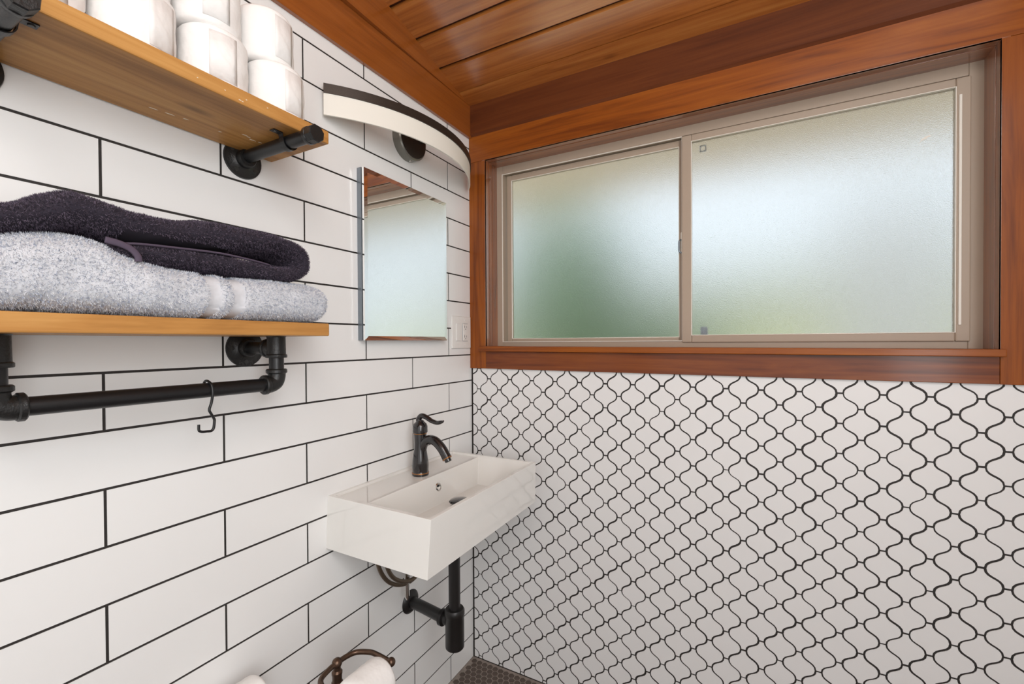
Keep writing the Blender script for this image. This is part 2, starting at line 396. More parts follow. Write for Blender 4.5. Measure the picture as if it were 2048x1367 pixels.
# trim
YC = -0.010
drop = lambda x: -0.0040*x/1.5
def tbox(name, lo, hi, material, bev=0.0015, parent=None, sh=(0, 0), **k):
    """box whose bottom/top edge drops slightly to the right"""
    v, f = boxv(lo, hi); v = [(p[0], p[1], p[2]+drop(p[0])*(sh[0] if n < 4 else sh[1])) for n, p in enumerate(v)]
    return mk(name, v, f, material, parent, bevel=bev, **({'kind': 'structure'} if parent is None else {}), **k)
tbox('trim_1', (0.0005, YC, -0.0545), (0.0757, 0.0, 0.7768), 'trimZ')                      # left casing
tbox('trim_2', (0.0005, YC, 0.7775), (XR, 0.0, 0.884), 'trimX')                            # head casing
tbox('trim_3', (1.547, YC, -0.0545), (1.70, 0.0, 0.7768), 'trimZ', sh=(1, 0))              # right casing
tbox('trim_4', (0.0762, YC, -0.0545), (1.5465, 0.0, 0.014), 'apronX', sh=(1, 1))           # apron
tbox('trim_5', (0.0525, -0.026, 0.0145), (1.5535, 0.095, 0.0350), 'trimX', 0.002, sh=(1.4, 1.9))  # sill
# beam above the window: flat face with a chamfered lower edge
prof = [(-0.017, 1.0045), (-0.017, 0.8885), (-0.0065, 0.8755), (0.0, 0.8755), (0.0, 1.0045)]
V = [(x, y, z) for x in (0.0125, XR) for y, z in prof]; n = len(prof)
mk('trim_6', V, [tuple(range(n)), tuple(range(2*n-1, n-1, -1))]+[(i, i+n, (i+1) % n+n, (i+1) % n) for i in range(n)], 'beamX', kind='structure')
box('trim_7', (0.0, YB, 0.8765), (0.0125, 0.0, 1.0035), 'beamY', kind='structure', bevel=0.0012)   # beam on left wall
# wedge board between the level beam and the sloping ceiling
ye = -2.2; pr = lambda y: 0.0085+max(0, (-y-0.10))*0.024
ys = [-0.018, -0.10, -0.3, -0.6, -1.0, -1.5, ye]; V, F = [], []
for y in ys: V += [(0.0, y, 1.004), (pr(y)+0.004, y, 1.004), (pr(y)+0.004, y, max(zc(y), 1.0045)), (0.0, y, max(zc(y), 1.0045))]
for i in range(len(ys)-1):
    for k in range(4): F.append((i*4+k, i*4+(k+1) % 4, i*4+4+(k+1) % 4, i*4+4+k))
F += [(3, 2, 1, 0), tuple(4*(len(ys)-1)+k for k in range(4))]
mk('trim_8', V, F, 'beamY', kind='structure')

# ---------------------------------------------------------------- window
win = thing('window_1', (0.81, 0.085, 0.03), kind='structure')
FX0, FX1, FZ0, FZ1, YW = 0.0757, 1.547, 0.030, 0.7775, 0.085
# jambs with a rounded stop
def jamb(a, b_, inward, grain):
    """profile in (depth y, inward offset) swept straight from a to b_"""
    a, b_, inw = Vector(a), Vector(b_), Vector(inward)
    prof = [(YC+0.0005, -0.015), (YC+0.0005, 0.0), (0.0205, 0.0), (0.0207, -0.003), (0.0218, -0.003), (0.0220, 0.0008), (0.070, 0.0008), (YW+0.002, 0.0), (YW+0.002, -0.015)]
    n = len(prof); V = []
    for p in (a, b_):
        for y, o in prof: V.append(Vector((p.x, y, p.z))+inw*o)
    F = [tuple(range(n-1, -1, -1)), tuple(range(n, 2*n))]+[(i, (i+1) % n, (i+1) % n+n, i+n) for i in range(n)]
    mk('jamb', V, F, grain, win, smooth=True, autosmooth=30)
jamb((FX0, 0, 0.03), (FX0, 0, FZ1), (1, 0, 0), lacquer['Z']); jamb((FX1, 0, 0.025), (FX1, 0, FZ1), (-1, 0, 0), lacquer['Z']); jamb((FX0-0.01, 0, FZ1), (FX1+0.01, 0, FZ1), (0, 0, -1), lacquer['X'])
def ring(name, x0, x1, z0, z1, l, r_, b_, t, y0, y1, material, bev=0.002, **k):
    boxes_ = [((x0, y0, z0), (x0+l, y1, z1)), ((x1-r_, y0, z0), (x1, y1, z1)), ((x0+l, y0, z0), (x1-r_, y1, z0+b_)), ((x0+l, y0, z1-t), (x1-r_, y1, z1))]
    return boxes(name, boxes_, material, win, bevel=bev, **k)
ring('window_frame', FX0-0.004, FX1+0.004, FZ0-0.006, FZ1+0.004, 0.0325, 0.033, 0.0285, 0.036, YW, 0.125, 'frame')
# sliding sash, set back on the left
ring('sliding_sash', 0.112, 0.815, 0.0525, 0.7425, 0.021, 0.022, 0.0125, 0.0225, 0.106, 0.123, 'frame', 0.0015)
# fixed sash on the right, nearer the room
ring('fixed_sash', 0.8055, 1.5215, 0.046, 0.7425, 0.030, 0.030, 0.0245, 0.0225, 0.079, 0.104, 'frame', 0.003)
ring('glazing_bead', 0.8345, 1.4925, 0.0695, 0.7210, 0.0022, 0.0022, 0.0022, 0.0022, 0.0785, 0.088, 'framelite', 0.0005)
ring('glazing_bead', 0.1325, 0.7935, 0.0640, 0.7210, 0.0022, 0.0022, 0.0022, 0.0022, 0.1052, 0.112, 'framelite', 0.0005)
ring('lit_frame_edge', 0.1010, 0.8055, 0.0505, 0.7440, 0.0022, 0.001, 0.0026, 0.0026, 0.0815, 0.088, 'framelite', 0.0005)  # light catching the frame edge, put in as a pale strip
box('pane', (0.131, 0.113, 0.0635), (0.795, 0.117, 0.7215), 'glass', win, label='frosted glass of the sliding half')
box('pane', (0.8335, 0.090, 0.0690), (1.4935, 0.094, 0.7225), 'glass', win, label='frosted glass of the fixed half')
box('pull_strip', (1.4965, 0.0755, 0.0900), (1.5025, 0.081, 0.6970), 'framelite', win, bevel=0.001)
lt = box('latch', (0.7985, 0.094, 0.350), (0.806, 0.107, 0.424), 'framelite', win, bevel=0.003)
tube('latch_lever', [(0.8035, 0.094, 0.352), (0.7955, 0.090, 0.358), (0.7945, 0.089, 0.378), (0.7955, 0.090, 0.392), (0.800, 0.095, 0.398)], 0.003, 'steel', lt)
cp = [(1.4190, 0.590), (1.4270, 0.598), (1.4330, 0.599), (1.4390, 0.604), (1.4430, 0.603), (1.4425, 0.608), (1.4360, 0.6075), (1.4300, 0.604), (1.4250, 0.601)]
mk('paint_chip', [(x, 0.0896, z) for x, z in cp]+[(x, 0.0902, z) for x, z in cp], [tuple(range(9)), tuple(range(17, 8, -1))]+[(i, i+9, (i+1) % 9+9, (i+1) % 9) for i in range(9)], 'framelite', win)
box('spacer_block', (0.862, 0.097, 0.071), (0.884, 0.110, 0.098), 'steel', win)
ring('corner_key', 0.8600, 0.8800, 0.6850, 0.7060, 0.003, 0.003, 0.003, 0.003, 0.097, 0.100, 'steel', 0)

# ================================================================ OUTDOORS (seen only through the frosted panes)
mk('ground', [(-7, 0.13, ZF-0.3), (9, 0.13, ZF-0.3), (9, 14, ZF-0.3), (-7, 14, ZF-0.3), (-7, 0.13, ZF-0.5), (9, 0.13, ZF-0.5), (9, 14, ZF-0.5), (-7, 14, ZF-0.5)],
   [(0, 1, 2, 3), (7, 6, 5, 4), (0, 4, 5, 1), (1, 5, 6, 2), (2, 6, 7, 3), (3, 7, 4, 0)], 'lawn', kind='structure')
box('bounce_paving', (-5, 0.13, ZF-0.30), (8, 3.6, ZF-0.28), 'bounce_paving', kind='structure')  # paving added to bounce beige light up onto the soffit
box('eave_soffit', (-1.5, 0.13, 0.96), (4.5, 1.15, 1.0), 'soffit', kind='structure')
def bush(name, c, sx, sy, sz, label, n=900):
    V, F = [], []
    for k in range(n):
        a, b2 = random.uniform(0, 2*PI), random.uniform(-0.2, 1); rr = random.uniform(0.75, 1.05); h = math.sqrt(max(0, 1-b2*b2)) if b2 > 0 else 1
        p = Vector((c[0]+sx*rr*h*math.cos(a), c[1]+sy*rr*h*math.sin(a), c[2]+sz*rr*(b2*0.8+0.2)))
        d = Vector((random.gauss(0, 1), random.gauss(0, 1), random.gauss(0, 1))).normalized(); e = d.orthogonal().normalized(); s = random.uniform(0.08, 0.17)
        m_ = len(V); V += [p-d*s, p+e*s*0.45, p+d*s, p-e*s*0.45]; F.append((m_, m_+1, m_+2, m_+3))
    root = thing(name, (c[0], c[1], ZF-0.3), label, 'shrub')
    mk('foliage', V, F, 'leaf', root, kind='stuff')
    tube('stem', [(c[0], c[1], ZF-0.3), (c[0]+0.02, c[1], c[2]), (c[0], c[1]+0.03, c[2]+sz*0.6)], 0.05, 'beamX', root)
bush('shrub', (-1.05, 3.6, -0.6), 0.85, 0.7, 2.35, 'tall green shrub outside behind the frosted sliding pane', 2200)
V = []
for y, z in ((4.6, ZF-0.31), (10.5, 0.75)): V += [(-7, y, z), (9, y, z)]
V += [(-7, 10.5, ZF-0.4), (9, 10.5, ZF-0.4)]
mk('lawn_bank', V, [(0, 1, 3, 2), (2, 3, 5, 4), (0, 4, 5, 1), (0, 2, 4), (1, 5, 3)], 'bank', kind='structure')
hd = thing('hedge', (1.0, 10.0, ZF-0.3), 'long low olive hedge far outside behind the frosted panes', 'hedge')
V, F = [], []
for k in range(3500):
    p = Vector((random.uniform(-6, 8), random.uniform(9.7, 10.4), random.uniform(0.4, 1.35))); d = Vector((random.gauss(0, 1), random.gauss(0, 1), random.gauss(0, 1))).normalized(); e = d.orthogonal().normalized()
    n = len(V); V += [p-d*0.2, p+e*0.1, p+d*0.2, p-e*0.1]; F.append((n, n+1, n+2, n+3))
mk('foliage', V, F, 'hedge', hd, kind='stuff')
bush('shrub', (-0.02, 5.2, -0.9), 0.75, 0.5, 1.35, 'lower green shrub outside beside the tall one', 1100)
fr = thing('garden_fence', (2.06, 3.2, ZF-0.3), 'grey board fence outside behind the frosted fixed pane', 'fence')
for k in range(3): box('board', (1.62+k*0.3, 3.2, ZF-0.3), (1.91+k*0.3, 3.225, 1.25), 'fence', fr)
box('rail', (1.62, 3.225, 0.2), (2.51, 3.27, 0.3), 'fence', fr)

# ================================================================ WASH BASIN
SY0, SY1, SX1, SZT, SZB = -0.7055, -0.1355, 0.3555, -0.3657, -0.5075
basin = thing('wash_basin', (SX1/2, (SY0+SY1)/2, SZB), 'white rectangular ceramic basin mounted on the subway-tiled wall', 'basin')
V = []; 
def rect(x0, x1, y0, y1, z): 
    n = len(V); V.extend([(x0, y0, z), (x1, y0, z), (x1, y1, z), (x0, y1, z)]); return [n, n+1, n+2, n+3]
B = rect(-0.002, SX1-0.006, SY0-0.007, SY1+0.007, SZB); T = rect(-0.002, SX1, SY0, SY1, SZT)
I = rect(0.012, SX1-0.013, SY0+0.013, SY1-0.013, SZT); XD = 0.128
D = rect(0.014, XD, SY0+0.015, SY1-0.015, SZT-0.006)          # deck
BT = rect(XD+0.001, SX1-0.015, SY0+0.015, SY1-0.015, SZT-0.0062)
BB = rect(0.150, SX1-0.035, SY0+0.055, SY1-0.055, SZT-0.092)
q = lambda a, b_, i, j: (a[i], a[j], b_[j], b_[i])
F = [(B[0], B[3], B[2], B[1])]
for i in range(4): j = (i+1) % 4; F.append(q(B, T, i, j)); F.append(q(T, I, i, j))
F += [(I[0], D[0], D[3], I[3])][::-1]
F = [f for f in F]
F[-1] = (I[0], I[3], D[3], D[0])
F += [(I[0], I[1], BT[1], D[1], D[0]), (I[1], I[2], BT[2], BT[1]), (I[2], I[3], D[3], D[2], BT[2])]
F[-3] = (I[0], D[0], D[1], BT[1], I[1])[::-1]
F += [tuple(D)]
F += [(D[1], BT[0], BT[3], D[2])]
F[-5] = (I[0], I[1], BT[1], BT[0], D[1], D[0]); F[-3] = (I[2], I[3], D[3], D[2], BT[3], BT[2])
for i in range(4): j = (i+1) % 4; F.append(q(BT, BB, i, j))
F.append(tuple(BB))
bo = mk('bowl', V, F, 'ceramic', basin, bevel=0.0045, seg=3, smooth=True)
import bmesh
bm_ = bmesh.new(); bm_.from_mesh(bo.data); bmesh.ops.recalc_face_normals(bm_, faces=bm_.faces); bm_.to_mesh(bo.data); bm_.free(); bo.data.set_sharp_from_angle(angle=math.radians(50))
wn = bo.modifiers.new('wn', 'WEIGHTED_NORMAL')
oc = (0.1375, -0.4000, SZT-0.043); od = (0.97, 0, 0.22)
ov = lathe('overflow_ring', [(0.0085, -0.004), (0.0135, -0.002), (0.0135, 0.002), (0.0105, 0.004), (0.0085, 0.003), (0.0085, -0.006)], oc, od, 'chrome', basin, n=24)
lathe('overflow_hole', [(0.008, -0.004), (0.008, 0.0005)], oc, od, 'black', basin, n=20)
st = (0.236, -0.4205, SZT-0.086)
lathe('drain_seat', [(0.032, 0.0), (0.031, 0.003), (0.022, 0.003), (0.019, 0.016), (0.010, 0.017)], st, (0, 0, 1), 'orb', basin)
lathe('drain_stopper', [(0.010, 0.016), (0.031, 0.018), (0.033, 0.021), (0.028, 0.025), (0.015, 0.0275), (0.002, 0.028)], st, (0, 0, 1), 'orb', basin)

# faucet
FXc, FYc, FZc = 0.0835, -0.4205, SZT-0.0065
fa = thing('faucet', (FXc, FYc, FZc), 'oil-rubbed bronze single-lever faucet standing on the basin deck', 'faucet')
lathe('body', [(0.0262, 0.0), (0.0268, 0.003), (0.0268, 0.008), (0.0255, 0.011), (0.0258, 0.020), (0.0262, 0.032), (0.0248, 0.050), (0.0215, 0.070), (0.0195, 0.085), (0.0190, 0.100), (0.0195, 0.118), (0.0200, 0.128), (0.0200, 0.134)], (FXc, FYc, FZc), (0, 0, 1), 'orb', fa)
lathe('base_ring', [(0.0268, 0.0), (0.0272, 0.001), (0.0272, 0.0022), (0.0268, 0.003)], (FXc, FYc, FZc+0.0072), (0, 0, 1), 'copper', fa)
lathe('neck_ring', [(0.0203, 0.0), (0.0212, 0.001), (0.0212, 0.002), (0.0203, 0.003)], (FXc, FYc, FZc+0.132), (0, 0, 1), 'copper', fa)
lathe('cap', [(0.0200, 0.0), (0.0235, 0.003), (0.0240, 0.008), (0.0235, 0.012), (0.0235, 0.022), (0.0205, 0.030), (0.0150, 0.035), (0.0120, 0.038), (0.0100, 0.042)], (FXc, FYc, FZc+0.134), (0, 0, 1), 'orb', fa)
z0 = FZc+0.134+0.036
ldir = Vector((0.9, 0.1, 0)).normalized()
def lv(d, z): return Vector((FXc, FYc, z0+z))+ldir*d
tube('lever', [lv(-0.004, 0.000), lv(-0.004, 0.010), lv(0.006, 0.0195), lv(0.022, 0.0165), lv(0.042, 0.006), lv(0.062, 0.001), lv(0.080, 0.0045), lv(0.087, 0.0085)],
     lambda t: (0.0095-0.002*t, 0.0095-0.004*t) if t < 0.8 else ((0.0079)*(1-(t-0.8)*3.4), 0.0062*(1-(t-0.8)*3.4)), 'orb', fa, n=16)
sp0 = FZc+0.092
tube('spout', [(FXc+0.004, FYc, sp0-0.022), (FXc+0.014, FYc, sp0+0.008), (FXc+0.034, FYc, sp0+0.024), (FXc+0.060, FYc, sp0+0.022), (FXc+0.086, FYc, sp0+0.002), (FXc+0.106, FYc, sp0-0.026)],
     lambda t: (0.0150-0.0005*t, 0.0140+0.001*t), 'orb', fa, n=20)
lathe('spout_rim', [(0.0152, 0), (0.0158, 0.001), (0.0158, 0.0025), (0.0150, 0.003)], (FXc+0.1055, FYc, sp0-0.0255), (0.56, 0, -0.83), 'copper', fa)
lathe('aerator', [(0.0105, 0), (0.0105, 0.009), (0.009, 0.010)], (FXc+0.107, FYc, sp0-0.028), (0.5, 0, -0.86), 'orb', fa)

# bottle trap under the basin
DX, DY = 0.2135, -0.42
tr = thing('bottle_trap', (DX, DY, -0.886), 'matte black bottle trap and waste pipe under the basin', 'drain trap')
lathe('tailpiece', [(0.0178, 0), (0.0178, 0.262)], (DX, DY, -0.768), (0, 0, 1), 'matteblack', tr)
lathe('trap_bottle', [(0.026, 0), (0.0285, 0.003), (0.0290, 0.008), (0.0290, 0.100), (0.0305, 0.102), (0.0305, 0.116), (0.027, 0.122), (0.018, 0.123)], (DX, DY, -0.886), (0, 0, 1), 'matteblack', tr)
zo = -0.806
lathe('outlet_nut', [(0.022, 0), (0.0245, 0.001), (0.0245, 0.012), (0.021, 0.014)], (DX-0.052, DY, zo), (1, 0, 0), 'matteblack', tr)
tube('outlet_pipe', [(0.0, -0.381, -0.822), (0.06, -0.392, -0.817), (DX-0.04, DY, zo), (DX-0.01, DY, zo)], 0.0180, 'matteblack', tr, n=20)
lathe('wall_flange', [(0.038, 0), (0.0385, 0.003), (0.036, 0.006), (0.027, 0.013), (0.023, 0.014)], (0.0, -0.381, -0.822), (1, 0, 0), 'matteblack', tr)
# looped supply hose and its end fitting
sh_ = thing('supply_hose', (0.06, -0.50, -0.71), 'coiled braided bronze supply hose hanging below the basin', 'hose')
tube('hose', [(0.06, -0.590, SZB+0.002), (0.06, -0.585, -0.585), (0.06, -0.558, -0.645), (0.06, -0.514, -0.686), (0.062, -0.459, -0.706), (0.066, -0.415, -0.695), (0.072, -0.385, -0.650), (0.08, -0.375, -0.590), (0.085, -0.38, SZB+0.002)], 0.0062, 'hose', sh_)
tube('hose', [(0.075, -0.575, SZB+0.002), (0.075, -0.568, -0.585), (0.075, -0.545, -0.640), (0.075, -0.505, -0.676), (0.076, -0.455, -0.694), (0.078, -0.410, -0.680), (0.082, -0.375, -0.640), (0.085, -0.362, -0.590), (0.09, -0.362, SZB+0.002)], 0.0062, 'hose', sh_)
tube('pull_rod', [(0.065, -0.466, SZB+0.001), (0.064, -0.466, -0.62), (0.062, -0.464, -0.70), (0.060, -0.4615, -0.742), (0.060, -0.460, -0.760)], lambda t: 0.0085 if t < 0.8 else 0.0085*(1-(t-0.8)*3), 'chrome', sh_)

# ================================================================ MIRROR CABINET
MY0, MY1, MZ0, MZ1, MX = -0.5945, -0.2020, 0.0580, 0.5610, 0.029
mc = thing('mirror_cabinet', (0.0, (MY0+MY1)/2, MZ0), 'frameless mirror cabinet on the tiled wall above the basin', 'mirror')
box('cabinet_body', (-0.001, MY0, MZ0), (0.0165, MY1, MZ1+0.002), 'steel', mc, bevel=0.001)
box('gap_shade', (0.0165, MY0+0.004, MZ0+0.004), (0.0212, MY1-0.004, MZ1-0.004), 'black', mc)  # black sheet for the shade in the gap between body and door
V = []; bw = 0.013
def rct(x, i): 
    n = len(V); V.extend([(x, MY0+i, MZ0+i), (x, MY1-i, MZ0+i), (x, MY1-i, MZ1-i), (x, MY0+i, MZ1-i)]); return [n, n+1, n+2, n+3]
R1, R2, R3 = rct(0.0212, 0), rct(0.0282, 0), rct(MX, bw)
F = [tuple(R1[::-1]), tuple(R3)]
for i in range(4): j = (i+1) % 4; F += [(R1[i], R1[j], R2[j], R2[i]), (R2[i], R2[j], R3[j], R3[i])]
mk('mirror_door', V, F, 'mirror', mc, label='mirror glass with bevelled edge')

# ================================================================ VANITY LIGHT
vl = thing('vanity_light', (0.0, -0.378, 0.655), 'curved white bar light with dark bronze top above the mirror', 'wall light')
lathe('canopy', [(0.066, -0.001), (0.066, 0.028), (0.063, 0.031), (0.062, 0.032)], (0, -0.381, 0.722), (1, 0, 0), 'pewter', vl, n=48)
lathe('canopy_face', [(0.060, 0), (0.060, 0.002), (0.058, 0.0025)], (0.0315, -0.381, 0.722), (1, 0, 0), 'darkmetal', vl, n=48)
lathe('screw', [(0.004, 0), (0.004, 0.003), (0.002, 0.005)], (0.016, -0.381, 0.6565), (0, 0, -1), 'chrome', vl, n=12)
for dy in (-0.035, 0.035):
    tube('arm', [(0.03, -0.381+dy, 0.727), (0.09, -0.381+dy, 0.727), (0.137, -0.381+dy, 0.727)], 0.006, 'darkmetal', vl, sm=1)
def arcband(name, R, t, z0, z1, material, parent, half=0.343, yc=-0.377, xa=0.148, n=56, Rc=0.512):
    V, F = [], []; a0 = math.asin(half/Rc)
    for k in range(n+1):
        a = -a0+2*a0*k/n
        for r_, z in ((R, z0), (R+t, z0), (R+t, z1), (R, z1)):
            V.append((xa-Rc+r_*math.cos(a), yc+r_*math.sin(a), z))
    for k in range(n):
        for i in range(4): F.append((k*4+i, k*4+(i+1) % 4, k*4+4+(i+1) % 4, k*4+4+i))
    F += [(3, 2, 1, 0), tuple(n*4+i for i in range(4))]
    return mk(name, V, F, material, parent, smooth=True, autosmooth=40)
arcband('diffuser', 0.507, 0.005, 0.6590, 0.7180, 'acrylic', vl)
arcband('top_band', 0.504, 0.011, 0.7165, 0.7415, 'darkmetal', vl)

# ================================================================ SWITCH AND OUTLET PLATE
op = thing('switch_plate', (0.0, -0.074, 0.027), 'white two-gang plate with rocker switch and outlet beside the mirror', 'switch')
box('plate', (-0.0005, -0.1405, 0.0270), (0.0062, -0.0125, 0.1530), 'plastic', op, bevel=0.003, seg=3)
box('rocker', (0.0060, -0.1160, 0.0565), (0.0098, -0.0830, 0.1235), 'plastic', op, bevel=0.002)
rc = box('receptacle', (0.0060, -0.0700, 0.0560), (0.0088, -0.0370, 0.1240), 'plastic', op, bevel=0.001)
boxes('receptacle_seam', [((0.0061, -0.0712, 0.0548), (0.0066, -0.0358, 0.1252))], 'steel', op)
for zz in (0.070, 0.108):
    for dy, hh in ((-0.0065, 0.009), (0.0065, 0.008)): box('slot', (0.0086, -0.0535+dy-0.001, zz), (0.0090, -0.0535+dy+0.001, zz+hh), 'black', rc)
    lathe('ground_hole', [(0.0022, 0), (0.0022, 0.0003)], (0.0087, -0.0535, zz-0.005), (1, 0, 0), 'black', rc, n=12)
for zz in (0.0855, 0.0925): box('button', (0.0086, -0.0590, zz), (0.0096, -0.0480, zz+0.005), 'plastic', rc)
for yy in (-0.0995, -0.0535):
    for zz in (0.0420, 0.1380): lathe('screw', [(0.0028, 0), (0.0026, 0.001)], (0.0061, yy, zz), (1, 0, 0), 'plastic', op, n=12)

# ================================================================ PIPE SHELVES
def flange(parent, y, z, texts=(), bolt0=0.5):
    fl = lathe('flange', [(0.042, -0.001), (0.0425, 0.002), (0.0415, 0.0055), (0.024, 0.007), (0.0205, 0.010), (0.0195, 0.022), (0.0180, 0.024), (0.0150, 0.024)], (0.0, y, z), (1, 0, 0), 'castiron', parent, n=40)
    for k in range(4):
        a = bolt0*PI/2+k*PI/2+PI/4; sy, sz = y+0.031*math.cos(a), z+0.031*math.sin(a)
        lathe('screw', [(0.0050, 0), (0.0048, 0.0018), (0.0020, 0.0022)], (0.0055, sy, sz), (1, 0, 0), 'letter', fl, n=14)
    for s, ang, size in texts:
        for i, ch in enumerate(s):
            a = math.radians(ang)-(i-(len(s)-1)/2)*0.30        # letter tops point outwards
            ro = Vector((0, math.cos(a), math.sin(a))); ri = Vector((0, math.sin(a), -math.cos(a)))
            letters('letter', ch, Vector((0.0058, y, z))+ro*0.0275, ri, ro, size, 'letter', fl)
    return fl
def board(parent, y1, z0, z1, y0=-1.56):
    return box('board', (0.004, y0, z0), (0.2065, y1, z1), 'shelf', parent, bevel=0.0025)
YR, YL = -0.9275, -1.337
# upper shelf
us = thing('pipe_shelf', (0.1, -1.2, 0.425), 'honey wood shelf on two capped black pipe brackets under the toilet rolls', 'shelf')
bd = board(us, -0.8597, 0.4850, 0.5127)
under = [(0.0506, -1.1191, 0.007), (0.0542, -1.0943, 0.008), (0.0593, -1.0697, 0.005), (0.0625, -1.009, 0.003), (0.0914, -0.975, 0.006), (0.0890, -0.966, 0.004), (0.0823, -0.9537, 0.007), (0.0845, -0.9386, 0.004)]
front = [(-1.0518, 0.4913, 0.0022), (-1.0473, 0.4907, 0.0016), (-1.0777, 0.4966, 0.0011), (-1.1218, 0.4958, 0.0010), (-0.9998, 0.5005, 0.0012), (-1.040, 0.497, 0.0012)]
for x, y, l in under:      # pale scuffs on underside and front edge
    P = [(x-0.0012, y-l), (x+0.0008, y-l*0.6), (x+0.0016, y+l*0.2), (x+0.0006, y+l), (x-0.0006, y+l*0.5), (x-0.0018, y-l*0.2)]
    mk('scuff', [(p[0], p[1], 0.4847) for p in P]+[(p[0], p[1], 0.4852) for p in P], [tuple(range(6)), tuple(range(11, 5, -1))]+[(i, i+6, (i+1) % 6+6, (i+1) % 6) for i in range(6)], 'print', bd)
for y, z, l in front: box('scuff', (0.2062, y-l, z-0.0006), (0.2068, y+l, z+0.0006), 'print', bd)
for yy in (YR, YL):
    flange(us, yy, 0.4680, (('AS', -35, 0.015),) if yy == YR else (), 0.12)
    lathe('pipe', [(0.0134, 0), (0.0134, 0.236)], (0.004, yy, 0.4713), (1, 0, 0), 'iron', us)
    lathe('cap_collar', [(0.0165, 0), (0.0175, 0.002), (0.0175, 0.009), (0.0165, 0.010)], (0.226, yy, 0.4713), (1, 0, 0), 'iron', us)
    lathe('cap', [(0.0175, 0), (0.0178, 0.018), (0.0165, 0.0205)], (0.235, yy, 0.4713), (1, 0, 0), 'castiron', us, n=8, smooth=False, rot=0.3)
    # two-ear pipe strap screwed to the underside
    V, F = [], []
    pf = [(-0.037, 0.0135), (-0.0185, 0.0135)]+[(0.0152*math.cos(a), 0.0152*math.sin(a)) for a in [PI*(1+k/12) for k in range(13)]]+[(0.0185, 0.0135), (0.037, 0.0135)]
    pi = [(-0.037, 0.0118), (-0.0172, 0.0118)]+[(0.0166*math.cos(a), 0.0166*math.sin(a)) for a in [PI*(1+k/12) for k in range(13)]]+[(0.0172, 0.0118), (0.037, 0.0118)]
    n = len(pf)
    for x in (0.158, 0.172):
        for a, c in pf: V.append((x, yy+a, 0.4713+c))
        for a, c in pi: V.append((x, yy+a, 0.4713+c))
    for i in range(n-1):
        F += [(i, i+1, 2*n+i+1, 2*n+i), (n+i, 3*n+i, 3*n+i+1, n+i+1), (i, n+i, n+i+1, i+1), (2*n+i, 2*n+i+1, 3*n+i+1, 3*n+i)]
    F += [(0, 2*n, 3*n, n), (n-1, 2*n-1, 4*n-1, 3*n-1)]
    sp = mk('strap', V, F, 'iron', us)
    for s in (-1, 1): lathe('screw', [(0.0042, 0), (0.0038, 0.0015)], (0.165, yy+s*0.0305, 0.4830), (0, 0, -1), 'letter', sp, n=12)
# lower shelf with hanging rail
ls = thing('pipe_shelf', (0.1, -1.2, -0.06), 'honey wood shelf carrying the towels with a black pipe rail beneath', 'shelf')
board(ls, -0.8630, 0.0665, 0.0937)
PX, PZ = 0.1165, -0.0365
for yy in (YR, YL):
    flange(ls, yy, 0.0405, (('KIM', -90, 0.017), ('AS', 165, 0.015)) if yy == YR else (), 0.5)
    lathe('wall_pipe', [(0.0134, 0), (0.0134, PX-0.01)], (0.004, yy, 0.0405), (1, 0, 0), 'iron', ls)
    lathe('tee_collar', [(0.0195, 0), (0.0205, 0.002), (0.0205, 0.008), (0.0185, 0.010)], (PX-0.034, yy, 0.0405), (1, 0, 0), 'castiron', ls)
    te = lathe('tee', [(0.0205, 0), (0.0212, 0.001), (0.0212, 0.006), (0.0188, 0.008), (0.0183, 0.044), (0.0205, 0.0465)], (PX, yy, 0.0200), (0, 0, 1), 'castiron', ls)
    lathe('tee_branch', [(0.0178, 0), (0.0178, 0.03)], (PX-0.03, yy, 0.0405), (1, 0, 0), 'castiron', ls)
    lathe('drop_pipe', [(0.0146, 0), (0.0146, 0.045)], (PX, yy, -0.020), (0, 0, 1), 'iron', ls)
    lathe('elbow_collar', [(0.0185, 0), (0.0208, 0.002), (0.0208, 0.008), (0.0190, 0.010)], (PX, yy, -0.014), (0, 0, 1), 'castiron', ls)
    s = -1 if yy == YR else 1
    tube('elbow', [(PX, yy, -0.010), (PX, yy, -0.0200), (PX, yy+s*0.0045, -0.0315), (PX, yy+s*0.015, PZ), (PX, yy+s*0.027, PZ)], 0.0175, 'castiron', ls, n=24)
    lathe('elbow_collar', [(0.0185, 0), (0.0205, 0.002), (0.0205, 0.008), (0.0185, 0.010)], (PX, yy+s*0.021, PZ), (0, s, 0), 'castiron', ls)
    letters('letter', 'S', (PX+0.0130, yy-0.0135, 0.040), Vector((0.7, 0.714, 0)).normalized(), (0, 0, 1), 0.011, 'letter', ls)
lathe('rail', [(0.0138, 0), (0.0138, YR-YL-0.050)], (PX, YL+0.025, PZ), (0, 1, 0), 'iron', ls)

hk = tube('rail_hook', [(PX-0.0162, -1.0665, -0.050), (PX-0.0168, -1.0665, -0.036), (PX-0.009, -1.0665, -0.0212), (PX+0.002, -1.0665, -0.0195), (PX+0.0125, -1.066, -0.026), (PX+0.0160, -1.0655, -0.040), (PX+0.0145, -1.067, -0.058), (PX+0.0135, -1.0705, -0.0720), (PX+0.0135, -1.068, -0.079), (PX+0.0135, -1.0625, -0.0900), (PX+0.0135, -1.062, -0.096), (PX+0.0135, -1.0635, -0.1075), (PX+0.0135, -1.0675, -0.1120), (PX+0.0135, -1.075, -0.1118), (PX+0.0135, -1.0830, -0.1112), (PX+0.0135, -1.0880, -0.1085), (PX+0.0135, -1.0890, -0.1045), (PX+0.0135, -1.0888, -0.0970)], 0.0024, 'iron', None, n=10,
          label='black wire hook hanging from the pipe rail', category='hook')

